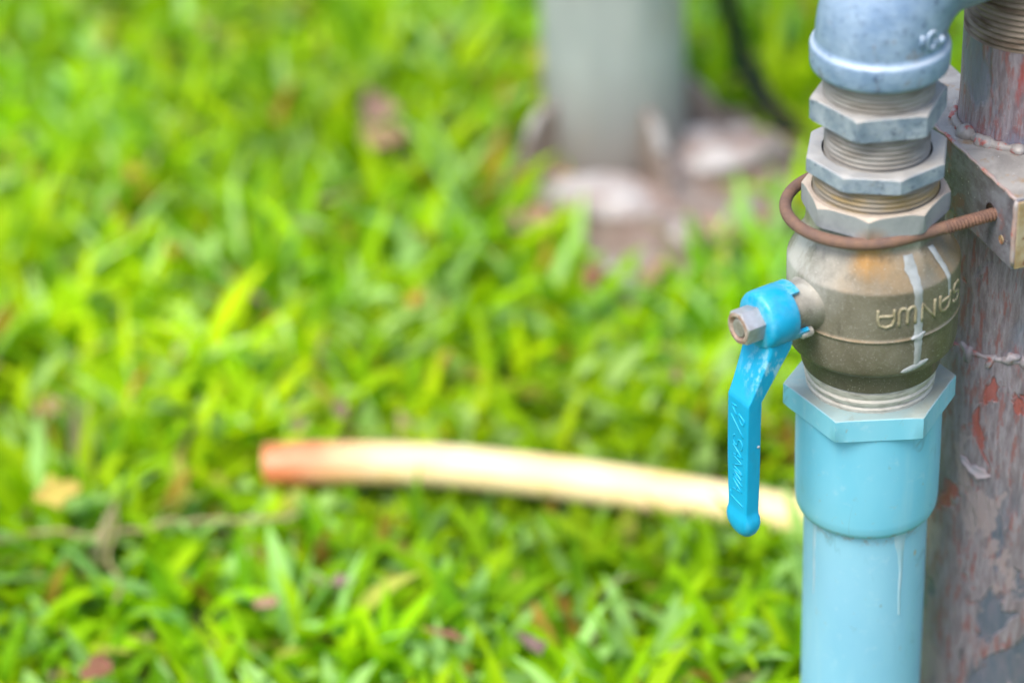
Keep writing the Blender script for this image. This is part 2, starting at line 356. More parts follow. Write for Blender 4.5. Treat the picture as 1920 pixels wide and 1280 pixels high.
# ------------------------------------------------------------------ grey pole with gussets, black cable
PX, PY, PR = -.088, .802, .0558
pole = thing('utility_pole', 'thick grey galvanised pole with rusty gusset plates standing in bare soil', 'pole', (PX, PY, 0))
pm = Mat('galvanised_pole', .5, .15); pn = pm.noise(16, 6, .6, (1, 1, .3)); pn2 = pm.noise(26, 4, .6, (1, 1, .4), (3, 3, 3))
pc = pm.mix(pm.ramp(pn, .35, .65), (.27, .305, .305), (.40, .425, .415)); pc = pm.mix(pm.math('MULTIPLY', pm.ramp(pn2, .56, .66), .5), pc, (.40, .35, .30))
pst = pm.noise(40, 5, .65, (1, 1, .12), (6, 2, 2)); pc = pm.mix(pm.math('MULTIPLY', pm.ramp(pst, .5, .62), .45), pc, (.24, .25, .25)); pc = pm.mix(pm.math('MULTIPLY', pm.z(.120, .025), .80), pc, (.17, .13, .105)); pm.color(pc); pm.bump(pn, .2, .003)
mesh_obj('shaft', *revolve([(PR, -.05), (PR, .3), (PR, 1.2), (PR, 3.0)], 64, PX, PY, cap1=True), pm.m, pole)
mesh_obj('base_ring', *revolve([(PR+.001, .008), (PR+.006, .010), (PR+.006, .020), (PR+.001, .024)], 64, PX, PY), simple('rust_ring', (.22, .12, .07), (.34, .22, .15), 40, .8), pole)
gm = weld_mat('gusset_rust', (.17, .125, .10), (.23, .18, .145), (.28, .24, .21)); gm2 = simple('gusset_cap', (.30, .28, .26), (.40, .385, .37), 40)
for ang, h_, l_ in ((209, .078, .050), (293, .080, .056), (22, .070, .055), (117, .08, .06)):
    a = math.radians(ang); ex = Vector((math.cos(a), math.sin(a), 0)); ey = Vector((-ex.y, ex.x, 0)); o_ = Vector((PX, PY, 0)); t = .004
    prof = [(PR-.003, .002), (PR+l_, .002), (PR+l_, .016), (PR+.007, h_), (PR-.003, h_)]
    v = [tuple(o_+ex*r+ey*s+Vector((0, 0, z))) for s in (-t, t) for r, z in prof]; n = 5
    f = [tuple(range(n))[::-1], tuple(range(n, 2*n))]+[(i, (i+1) % n, n+(i+1) % n, n+i) for i in range(n)]
    g = mesh_obj('gusset', v, f, gm, pole, smooth=False, bevel=.001)
    top = box(o_+ex*(PR+.008+(l_-.008)*.22)+Vector((0, 0, h_-(h_-.016)*.22+.0012)), (l_)*.45, .009, .003,
              tuple((ex*(l_-.007)+Vector((0, 0, -(h_-.016)))).normalized()), tuple(ey), tuple((ex*(h_-.016)+Vector((0, 0, l_-.007))).normalized()))
    mesh_obj('pale_cap', *top, gm2, g, smooth=False)  # thin paler strip along the upper sloping edge of the gusset
M_RUB = simple('black_rubber', (.006, .008, .010), (.012, .015, .018), 50, .85); M_RUB.node_tree.nodes['Principled BSDF'].inputs['Specular IOR Level'].default_value = .12
cab = mesh_obj('black_cable', *sweep(catmull([(.064, .800, .010), (.051, .812, .026), (.040, .830, .034), (.030, .855, .044), (.020, .872, .058), (.0130, .880, .080), (.0085, .882, .11), (.006, .88, .20), (.0, .87, .45), (-.012, .85, .8), (-.022, .83, 1.1), (-.031, .826, 1.3)], 8), .0072, 14), M_RUB)
tag(cab, 'black rubber cable curving out of the grass beside the grey pole', 'cable')

# ------------------------------------------------------------------ pale yellow plastic tube lying on the grass
tp = catmull([lift(*q) for q in ((-.349, .411, .030), (-.308, .410, .031), (-.257, .405, .032), (-.203, .394, .033), (-.132, .373, .033), (-.063, .348, .032), (.004, .321, .030), (.09, .284, .026), (.16, .247, .022))], 6)
tm = Mat('cream_plastic', .38, 0, .45); tn = tm.noise(14, 4); tn2 = tm.noise(42, 5, .6, (.35, 1, 1))
tcol = tm.mix(tm.ramp(tn, .35, .65), (.76, .56, .26), (.79, .65, .38)); tcol = tm.mix(tm.math('MULTIPLY', tm.ramp(tn2, .54, .66), .55), tcol, (.68, .40, .11))
tx_ = tm.N.new('ShaderNodeSeparateXYZ'); tm.L.new(tm.tc.outputs['Object'], tx_.inputs[0])
tend = tm.ramp(tm.math('ADD', tx_.outputs[0], tm.math('MULTIPLY', tm.ramp(tn2, .3, .7), .03)), -.300, -.235, 1.0, 0.0)
tcol = tm.mix(tend, tcol, tm.mix(tm.ramp(tn2, .4, .6), (.60, .16, .05), (.64, .27, .14))); tm.color(tcol)
def hollow(path, ro, ri, n=24):
    g = Geo(); g.add(sweep(path, ro, n, False)); g.add(sweep(path, ri, n, False)); m = len(path)*n
    for base in (0, (len(path)-1)*n):
        for j in range(n): g.f.append((base+j, base+(j+1) % n, m+base+(j+1) % n, m+base+j))
    return g.v, g.f
tag(mesh_obj('garden_tube', *hollow(tp, .0142, .0112), tm.m), 'pale cream plastic tube with an orange stained end lying across the grass', 'tube')

# ------------------------------------------------------------------ steel post behind the valve
QX, QY = .082, .053
post = thing('steel_post', 'old steel pipe post in flaking grey paint over red primer', 'post', (QX, QY, 0))
mesh_obj('lower_tube', *revolve([(.0424, -.05), (.0424, .1), (.0422, .2), (.0414, .3070), (.0408, .3120), (.0398, .3130)], 96, QX, QY), M_POST_LO, post)
mesh_obj('upper_tube', *revolve([(.0400, .3100), (.0395, .37), (.0388, .395), (.0345, .4270), (.0337, .45), (.0335, .4800)], 96, QX, QY), M_POST_UP, post)
mesh_obj('thread', *thread(.0336, .4800, .535, .0030, .0017, 84, QX, QY), M_THREAD_RUST, post)
g = Geo()                                                             # lumpy weld seam where lower and upper tube meet
ring_ = [(QX+.0398*math.cos(2*math.pi*k/90), QY+.0398*math.sin(2*math.pi*k/90), .3122+random.uniform(-.0006, .0006)) for k in range(91)]
g.add(sweep(ring_, [random.uniform(.0008, .0020) for _ in ring_], 8))
for k in range(21):
    a = 2*math.pi*k/21+random.uniform(-.12, .12)
    g.add(lump((QX+.0392*math.cos(a), QY+.0392*math.sin(a), .3128+random.uniform(-.002, .002)), random.uniform(.0030, .0046), k, 3, .6, (1, 1, random.uniform(.7, 1.3))))
mesh_obj('weld_seam', g.v, g.f, M_WELD, post, sharp=180)
A_ = Vector((.318, -.948, 0)); N_ = Vector((.948, .318, 0)); Z = Vector((0, 0, 1))
def brk(n, a, z): return N_*n + A_*a + Z*z
BT, BB = .4295, .3905
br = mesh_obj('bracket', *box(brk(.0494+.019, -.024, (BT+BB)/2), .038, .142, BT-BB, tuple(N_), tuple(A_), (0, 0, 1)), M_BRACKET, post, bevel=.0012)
ep = [(.0496, BB+.001), (.0496, BT-.002), (.0870, BT-.002), (.0870, BB+.001)]
mesh_obj('end_plate', *box(brk(.0684, .0478, (BT+BB)/2), .0362, .0014, BT-BB-.003, tuple(N_), tuple(A_), (0, 0, 1)), M_BRKEND, br, bevel=.0004)
g = Geo()
pts = [brk(.0497+random.uniform(-.0003, .0005), -.07+.1165*i/26, BT-.0004+random.uniform(-.0003, .0003)) for i in range(27)]
g.add(sweep(pts, [.0007+.0005*random.random() for _ in pts], 8))
pts = [brk(.0499+random.uniform(-.0003, .0003), .0468, BT-.001-(BT-BB-.004)*i/12) for i in range(13)]
g.add(sweep(pts, [.0008+.0008*random.random() for _ in pts], 8))
mesh_obj('bare_edge', g.v, g.f, M_REDEDGE, br, sharp=180)
mesh_obj('bolt_hole', *xform(revolve([(.0008, 0), (.0042, 0), (.0042, .0006)], 24), brk(.0492, .0250, .4120), tuple(A_), (0, 0, 1), tuple(-N_)), M_DARK, br)
mesh_obj('spare_hole', *xform(revolve([(.0002, 0), (.0022, 0), (.0022, .0005)], 20), brk(.0492, .0365, .4025), tuple(A_), (0, 0, 1), tuple(-N_)), M_BRKEND, br)
g = Geo()                                                             # weld between bracket top and tube
arc_ = [(QX+.0358*math.cos(math.radians(150+190*k/70)), QY+.0358*math.sin(math.radians(150+190*k/70)), BT+.0006) for k in range(71)]
g.add(sweep(arc_, [random.uniform(.0016, .0030) for _ in arc_], 10))
for k in (2, 8, 11, 12, 17, 22, 26):
    a = math.radians(165+150*k/29); rr = .0362+random.uniform(-.0008, .0008); p_ = Vector((QX+rr*math.cos(a), QY+rr*math.sin(a), BT+.001))
    big = 1.9 if k in (8, 11, 12) else random.choice((.6, .8, 1.1))
    g.add(lump(p_, random.uniform(.0028, .0038)*big**.6, 90+k, 2, .3, (1, 1, .8)))
mesh_obj('bracket_weld', g.v, g.f, weld_mat('bracket_weld_paint', (.25, .23, .215), (.34, .315, .29), (.36, .08, .065)), post, sharp=180)
pt = lambda phi, z, r: (QX+r*math.cos(VIEW+phi), QY+r*math.sin(VIEW+phi), z)
for (ph, z, wv, hv) in ((-.44, .2445, .009, .0036),):   # curled paint flakes
    rows = []
    for i in range(9):
        u = i/8*2-1; row = []
        for j in range(6):
            v = j/5*2-1; e = math.sqrt(max(0, 1-u*u))
            row.append(pt(ph+wv*u/.0424, z+hv*v*e*(.7+.3*math.sin(5*u)+.25*math.sin(13*u+v))-.0035*u-.001*math.cos(3*u), 0.0421+.0016*max(0, -v)*e+.0004))
        rows.append(row)
    o = mesh_obj('paint_flake', *grid(rows, False), simple('paint_flake', (.28, .26, .29), (.36, .28, .29), 160), post, sharp=180)
    s_ = o.modifiers.new('thick', 'SOLIDIFY'); s_.thickness = .0009; s_.offset = -1

# ------------------------------------------------------------------ blue plastic pipe with threaded coupling
pipe = thing('plastic_pipe', 'light blue plastic water pipe with hexagonal coupling below the valve', 'pipe', (0, 0, 0))
mesh_obj('pipe_wall', *revolve([(.0316, -.05), (.0316, .05), (.0316, .15), (.0316, .25)], 96), M_PIPE, pipe)
cp = mesh_obj('coupling', *revolve([(.0318, .2405), (.0332, .2400), (.0348, .2412), (.0359, .2440), (.0364, .2490), (.0366, .27), (.0366, .3035)], 96), M_COUP, pipe)
mesh_obj('hex_collar', *nut(6, .0432, .3024, .3147, math.radians(0), .0312, None, .985, .99, .4), M_COLLAR, cp)
mesh_obj('seal_tape', *revolve([(.0308, .3100), (.0318, .3150), (.0321, .3166), (.0313, .3178), (.0323, .3190), (.0327, .3210), (.0319, .3222), (.0327, .3240), (.0330, .3262), (.0322, .3275)], 96, rmod=lambda a, z: 1+.003*math.sin(5*a+z*900)), M_TAPE, pipe)
def pipe_drip(ph, ztop, prof):
    rows = []
    for z, wd, dx in prof: rows.append([cyl_pt(ph+(dx+wd*k)/.0316, ztop-z, .0316+.00055*(1-k*k)) for k in (-1, -.6, 0, .6, 1)])
    return grid(rows, False)
M_PDRIP = simple('pale_drip', (.34, .50, .57), (.27, .47, .56), 90, .5)
mesh_obj('drip', *pipe_drip(.60, .2455, [(0, .0040, 0), (.006, .0038, 0), (.013, .0030, 0), (.019, .0018, .0006), (.03, .0011, .0011), (.045, .0009, .0006), (.058, .0005, .0010)]), M_PDRIP, pipe, sharp=180)
mesh_obj('drip', *pipe_drip(-.93, .2490, [(0, .0018, 0), (.01, .0016, 0), (.028, .0011, -.0004), (.045, .0008, .0002), (.055, .0004, 0)]), M_PDRIP, pipe, sharp=180)

# ------------------------------------------------------------------ ball valve
valve = thing('ball_valve', 'weathered bronze ball valve with blue lever between blue pipe and steel nuts', 'valve', (0, 0, .30))
BODY = [(.0322, .3275), (.0340, .3278), (.0344, .3290), (.0345, .3376), (.0347, .3382), (.0366, .3386), (.0390, .3402), (.0406, .3418), (.0412, .3426), (.0415, .3440), (.0420, .3475), (.0421, .3540), (.0421, .3608), (.0427, .3614), (.0428, .3622), (.0422, .3630), (.0421, .3640), (.0421, .3720), (.0421, .3872), (.0418, .3884), (.0413, .3892), (.0380, .3955), (.0348, .4018), (.0338, .4032), (.0330, .4042), (.0324, .4062), (.0320, .4170)]
def body_r(z):
    for (r1, z1), (r2, z2) in zip(BODY, BODY[1:]):
        if z1 <= z <= z2: return r1+(r2-r1)*(z-z1)/(z2-z1+1e-9)
    return BODY[-1][0]
def bmod(a, z):     # octagonal casting faces run out over the shoulder
    k = max(0, min(1, (z-.389)/.014)); return 1+k*(polyr(a, 8, math.radians(-13))/polyr(math.radians(-13), 8, math.radians(-13))*1.04-1)
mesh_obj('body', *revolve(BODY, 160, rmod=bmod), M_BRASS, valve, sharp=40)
def hexmat():
    m = Mat('brass_end_nut', .6, .15); n = m.noise(50, 5, .6); n2 = m.noise(500, 3)
    c = m.mix(m.ramp(n, .38, .64), (.22, .24, .25), (.31, .325, .325)); c = m.mix(m.upness(.25, .8), c, m.mix(m.ramp(n, .4, .6), (.50, .43, .34), (.40, .33, .27)))
    rs = m.math('MULTIPLY', m.blob((-.006, -.034, .112), .003, .010), m.ramp(n, .35, .6)); c = m.mix(m.math('MULTIPLY', rs, .7), c, (.32, .14, .05))
    m.color(c); m.bump(m.math('ADD', n, n2), .3, .0007); return m.m
mesh_obj('end_nut', *nut(8, .0357, .4142, .4257, math.radians(-13), .0308, None, .945, .99, .75), hexmat(), valve)
# raised cast letters: the maker's name upside down round the body
GL = {'A': ([[(0, 1), (0, .38), (.14, .10), (.5, 0), (.86, .10), (1, .38), (1, 1)], [(0, .62), (1, .62)]]),
      'W': ([[(0, 0), (0, .75), (.1, .95), (.28, .97), (.45, .85), (.5, .65), (.5, .05)], [(.5, .65), (.55, .85), (.72, .97), (.9, .95), (1, .75), (1, 0)]]),
      'N': ([[(0, 0), (0, 1), (1, 0), (1, 1)]]),
      'S': ([[(1, .85), (.8, 1), (.2, 1), (0, .8), (.12, .58), (.88, .42), (1, .2), (.8, 0), (.2, 0), (0, .15)]])}
def wrap_letter(ch, ph0, zc, wd, ht, rod):
    g = Geo()
    for st in GL[ch]:
        pl = []
        for (a, b) in zip(st, st[1:]):
            for k in range(4): pl.append((a[0]+(b[0]-a[0])*k/4, a[1]+(b[1]-a[1])*k/4))
        pl.append(st[-1])
        g.add(sweep([cyl_pt(ph0+(u-.5)*wd/.042, zc+(v-.5)*ht, .0421) for u, v in pl], rod, 8))
    return g.v, g.f
for ch, ph, wd in (('A', .165, .0078), ('W', .415, .0084), ('N', .690, .0078), ('A', .965, .0078), ('S', 1.235, .0072)):
    mesh_obj('raised_letter', *wrap_letter(ch, ph, .3755, wd, .0098, .00085), M_LETTER, valve, sharp=180)
def body_patch(pts, lift=.0004):     # pts: (z, phi, half width)
    rows = []
    zz = np.linspace(pts[0][0], pts[-1][0], 40); zs = [p_[0] for p_ in pts][::-1]
    for z in zz:
        ph = np.interp(z, zs, [p_[1] for p_ in pts][::-1]); hw = np.interp(z, zs, [p_[2] for p_ in pts][::-1])*.86*(1+.06*math.sin(z*1300)+.04*math.sin(z*3100))
        rows.append([cyl_pt(ph+hw*k/.042, z, body_r(z)*max(1, bmod(VIEW+ph, z))+.0001+lift*(1-k*k)) for k in (-1, -.7, -.3, 0, .3, .7, 1)])
    return grid(rows, False)
mesh_obj('paint_drip', *body_patch([(.4040, .50, .0034), (.398, .50, .0042), (.3935, .53, .0032), (.387, .545, .0026), (.375, .555, .0024), (.364, .56, .0028), (.356, .565, .0024), (.350, .56, .0022), (.3455, .55, .0016)]), M_DRIP, valve, sharp=180)
mesh_obj('paint_drip', *body_patch([(.4040, .92, .0026), (.398, .97, .0025), (.3925, 1.02, .0022), (.385, 1.04, .0016), (.376, 1.06, .0012)]), M_DRIP, valve, sharp=180)
def smear(phc, zc, a, b, tilt):
    rows = []
    for i in range(13):
        u = i/12*2-1; e = math.sqrt(max(.0001, 1-u*u)); row = []
        for k in (-1, -.6, 0, .6, 1):
            z = zc+b*e*k+tilt*u; row.append(cyl_pt(phc+a*u/.042, z, body_r(z)+.0001+.0007*(1-k*k)*e))
        rows.append(row)
    return grid(rows, False)
mesh_obj('paint_smear', *smear(.54, .3455, .0078, .0020, .0018), M_DRIP, valve, sharp=180)
mesh_obj('paint_smear', *smear(.56, .3632, .0042, .0012, .0008), M_DRIP, valve, sharp=180)
# stem, lever, nut
D = Vector((-.860, -.510, 0)); E = Vector((.510, -.860, 0)); ZS = .3735
def st(prof, n=64, **k): return xform(revolve(prof, n, **k), (0, 0, ZS), tuple(E), (0, 0, 1), tuple(D))
mesh_obj('stem_boss', *st([(.0155, .0360), (.0140, .0400), (.0128, .0432), (.0122, .0470), (.0118, .0560), (.0110, .0570), (.004, .0572)]), M_BRASS, valve)
g = Geo(); g.add(xform(revolve([(.0001, 0), (.0022, 0), (.0026, .0010), (.0026, .0058), (.0018, .0068), (.0001, .0069)], 20), Vector((0, 0, ZS))+D*.0455+E*.0108+Z*-.0085, tuple(E), (0, 0, 1), tuple(D)))
mesh_obj('stop_pin', g.v, g.f, M_PIN, valve)
g = Geo()
hub = [(.0125, .0548), (.0143, .0546), (.0148, .0554), (.0148, .0666), (.0145, .0688), (.0137, .0702), (.0124, .0708), (.0060, .0710)]
g.add(st(hub)); g.add(st([(.0125, .0548), (.0122, .0620), (.0060, .0622)]))
for a0, a1, ex_ in ((math.radians(62), math.radians(118), .0048), (math.radians(-62), math.radians(-22), .0062)):   # skirt tabs
    rows = []
    for i in range(9):
        a = a0+(a1-a0)*i/8; rows.append([tuple(Vector((0, 0, ZS))+E*(r*math.cos(a))+Z*(r*math.sin(a))+D*o) for r, o in ((.0126, .0562), (.0148, .0562), (.0148, .0548-ex_), (.0126, .0548-ex_))])
    g.add(grid(rows, True, True, True))
# arm: lofted rounded rectangles from hub down to the round tip
secs = [(.0628, ZS-.0035, .0205, .0146, .2), (.0628, ZS-.0120, .0215, .0142, .2), (.0638, ZS-.0150, .0216, .0134, .18), (.0682, ZS-.0240, .0198, .0112, .15), (.0734, ZS-.0345, .0180, .0092, .14), (.0758, ZS-.0390, .0174, .0086, .14),
        (.0768, ZS-.0405, .0172, .0084, .14), (.0769, ZS-.0420, .0171, .0084, .14), (.0772, ZS-.0560, .0170, .0083, .14), (.0774, ZS-.0760, .0168, .0083, .14), (.0775, ZS-.1040, .0154, .0080, .14), (.0775, ZS-.1062, .0156, .0082, .16), (.0775, ZS-.1085, .0180, .0100, .4),
        (.0775, ZS-.1115, .0194, .0106, .5), (.0775, ZS-.1145, .0188, .0106, .6), (.0775, ZS-.1175, .0164, .0094, .8), (.0775, ZS-.1197, .0122, .0070, .9), (.0775, ZS-.1209, .0070, .0042, 1), (.0775, ZS-.1213, .0020, .0014, 1)]
rows = []
def rrect(wd, th, rnd, n=32):
    out = []; e = 2/ (2/ (rnd))  # superellipse exponent
    for j in range(n):
        a = 2*math.pi*(j+.5)/n; c, s = math.cos(a), math.sin(a)
        out.append((wd/2*math.copysign(abs(c)**e, c), th/2*math.copysign(abs(s)**e, s)))
    return out
for o, z, wd, th, rd in secs: rows.append([tuple(D*(o+t)+E*u+Z*z) for u, t in rrect(wd, th, rd)])
g.add(grid(rows, True, True, True))
lever = mesh_obj('lever', g.v, g.f, M_LEVER, valve, sharp=38)
LG = {'S': [[(.95, .85), (.7, 1), (.25, 1), (.02, .8), (.2, .55), (.8, .45), (.98, .2), (.75, 0), (.3, 0), (.05, .15)]], 'A': [[(0, 0), (.5, 1), (1, 0)], [(.2, .4), (.8, .4)]],
      'N': [[(0, 0), (0, 1), (1, 0), (1, 1)]], 'W': [[(0, 1), (.25, 0), (.5, .9), (.75, 0), (1, 1)]], '/': [[(0, 0), (.9, 1)]], 'D': [[(.1, 0), (.1, 1), (.7, .9), (.9, .5), (.7, .1), (.1, 0)]], 'V': [[(0, 1), (.4, 0), (.9, 1)]], 'L': [[(0, 0), (1.0, 0), (1.0, 1)]]}
g = Geo()
def lev_pt(u, z):     # u: -1..1 across the outer face
    o = np.interp(-z, [-s[1] for s in secs], [s[0]+s[3]/2 for s in secs]); return tuple(D*(o+.00005)+E*(u*.0058)+Z*z)
zt = ZS-.0425
for ch, s0, ln, u0_, u1_ in (('V', 0, .006, -.9, -.1), ('D', .005, .005, .2, .95), ('/', .0085, .008, -.9, .9), ('S', .0185, .0058, -.55, .75), ('A', .0250, .0058, -.55, .75), ('N', .0315, .0058, -.55, .75), ('W', .038, .0066, -.55, .75), ('A', .0455, .0058, -.55, .75), ('L', .0535, .003, -.9, .9)):
    for s_ in LG[ch]:
        pl = []
        for a, b in zip(s_, s_[1:]):
            for k in range(3): pl.append((a[0]+(b[0]-a[0])*k/3, a[1]+(b[1]-a[1])*k/3))
        pl.append(s_[-1])
        g.add(sweep([lev_pt(u0_+(u1_-u0_)*v, zt-s0-ln*u-.002*v) for u, v in pl], .00042, 6))
mesh_obj('raised_lettering', g.v, g.f, simple('lever_relief', (.006, .33, .54), (.02, .37, .58), 200, .35), lever, sharp=180)
mesh_obj('paint_fleck', *lump(D*.0748+E*.0083+Z*(ZS-.066), 0.0009, 3, 1, .3), M_DRIP, lever)
wash = mesh_obj('lever_nut', *xform(nut(6, .0092, .0710, .0812, math.radians(18), .0058, None, .93, .99, .5), (0, 0, ZS), tuple(E), (0, 0, 1), tuple(D)), M_BOLT, valve)
mesh_obj('nut_face', *st([(.0050, .0802), (.0057, .0812), (.0062, .08165), (.0074, .08165), (.0080, .0813)], 48), M_BOLTRUST, wash)
mesh_obj('bolt_end', *st([(.0050, .0780), (.0048, .0802), (.0043, .0810), (.0001, .0811)], 48), simple('bolt_end', (.34, .34, .31), (.22, .20, .17), 220, .55, .3), wash)

# ------------------------------------------------------------------ steel nuts between valve and elbow
un = thing('pipe_union', 'stack of galvanised hexagonal nuts and threads above the bronze valve', 'pipe fitting', (0, 0, .4268))
mesh_obj('lower_thread', *thread(.0304, .4215, .4385, .0025, .0013), M_THREAD_DK, un)
mesh_obj('union_nut', *nut(8, .0350, .4377, .4456, math.radians(11), .0263, None, .975, .985, .6), M_NUT, un)
mesh_obj('middle_thread', *thread(.0256, .4390, .4645, .0025, .0013, taper=-.02), M_THREAD, un)
mesh_obj('hex_nut', *nut(6, .0330, .4636, .4752, math.radians(5), .0250, None, .96, .97, .55), M_NUT, un)
mesh_obj('upper_thread', *thread(.0264, .4750, .4935, .0024, .0009, taper=.02), M_THREAD, un)

# ------------------------------------------------------------------ elbow on top and the fitting on the post
W_ = Vector((.838, .545, 0))
elb = thing('pipe_elbow', 'bluish galvanised pipe elbow above the nuts, turning towards the post', 'pipe elbow', (0, 0, .4923))
rb, zc0 = .034, .504
path = [Vector((0, 0, .4990)), Vector((0, 0, .501))]
for i in range(15): a = math.pi/2*i/14; path.append(W_*(rb*(1-math.cos(a)))+Z*(zc0+rb*math.sin(a)))
path += [W_*.05+Z*(zc0+rb), W_*.066+Z*(zc0+rb)]
rad = [.0300, .0303]+[.0305]*15+[.0305, .0305]
mesh_obj('elbow_body', *sweep(path, rad, 64, False), M_ELBOW, elb, sharp=60)
mesh_obj('collar', *revolve([(.0262, .4905), (.0300, .4893), (.0316, .4896), (.0324, .4905), (.0327, .4922), (.0329, .5005), (.0326, .5015), (.0320, .5021), (.0313, .5026), (.0308, .5034), (.0303, .5050)], 96), M_ELBOW, elb, sharp=60)
g = Geo()
cp_ = lambda u, v: cyl_pt(.86+u/.0306, .5115+v, .0306)
g.add(sweep([cp_(.0030*math.cos(t), .0042*math.sin(t)) for t in np.linspace(0, 2*math.pi, 20)], .0012, 8))
g.add(sweep([cp_(-.0062, -.002), cp_(-.0058, .004)], .0011, 8)); g.add(lump(cp_(.0072, -.002), .0026, 5, 2, .25))
mesh_obj('cast_mark', g.v, g.f, M_ELBOW, elb, sharp=180)
fit = thing('post_cap_fitting', 'grey threaded fitting screwed onto the top of the steel post', 'pipe fitting', (QX, QY, .517))
mesh_obj('socket', *revolve([(.0335, .5190), (.0360, .5172), (.0382, .5178), (.0390, .520), (.0390, .530), (.0370, .5335), (.0340, .56), (.0330, .575), (.025, .590), (.0, .594)], 80, QX, QY), M_ELBOW, fit, sharp=60)

# ------------------------------------------------------------------ rusty U-bolt
ub = thing('u_bolt', 'thin rusty U-bolt looped round the valve neck into the bracket', 'bolt', (0, 0, .4085))
ZU = .4120; n1 = Vector((.92, .39, 0)).normalized(); a1 = Vector((.39, -.92, 0)).normalized(); c0 = n1*-.004+a1*-.0052; RU = .0370; rr = .0030
pth = [c0-a1*RU+n1*t for t in (.056, .04, .02, .0)]
pth += [c0+(-a1*math.cos(t)-n1*math.sin(t))*RU for t in np.linspace(0, math.pi, 40)[1:]]
pth += [c0+a1*RU+n1*t for t in (.006, .012, .018, .024)]
pth = [p_+Z*ZU for p_ in pth]
mesh_obj('rod', *sweep(pth, rr, 20), M_RUSTROD, ub)
for sgn, t0, t1 in ((1, .022, .0625), (-1, .056, .0625)):
    L_ = t1-t0; vf = thread(.0034, 0, L_, .0019, .0011, 24)
    vf = ([p_ for p_ in vf[0]], vf[1])
    mesh_obj('thread', *xform(vf, c0+a1*RU*sgn+n1*t0+Z*ZU, tuple(a1), (0, 0, 1), tuple(n1)), simple('rust_thread', (.15, .085, .065), (.22, .12, .08), 260, .8, .1), ub)

# ------------------------------------------------------------------ grass
def gmat():
    m = Mat('grass_blades', .6, 0, .12)
    at = m.N.new('ShaderNodeAttribute'); at.attribute_name = 'tone'
    n = m.noise(120, 3, .6); c = m.mix(m.ramp(n, .35, .65, 0, .25), at.outputs['Color'], (.31, .54, .01))
    m.color(c)
    tr = m.N.new('ShaderNodeBsdfTranslucent'); m.L.new(c, tr.inputs['Color'])
    mx = m.N.new('ShaderNodeMixShader'); mx.inputs[0].default_value = .45
    m.L.new(m.b.outputs[0], mx.inputs[1]); m.L.new(tr.outputs[0], mx.inputs[2]); m.L.new(mx.outputs[0], m.out.inputs['Surface']); return m.m
GM = gmat()
def lowfreq(x, y, s, seed):
    r = np.random.default_rng(seed); out = 0
    for _ in range(6):
        k = r.normal(size=2)*s; out = out+np.sin(k[0]*x+k[1]*y+r.uniform(0, 6.3))
    return out/6**.5
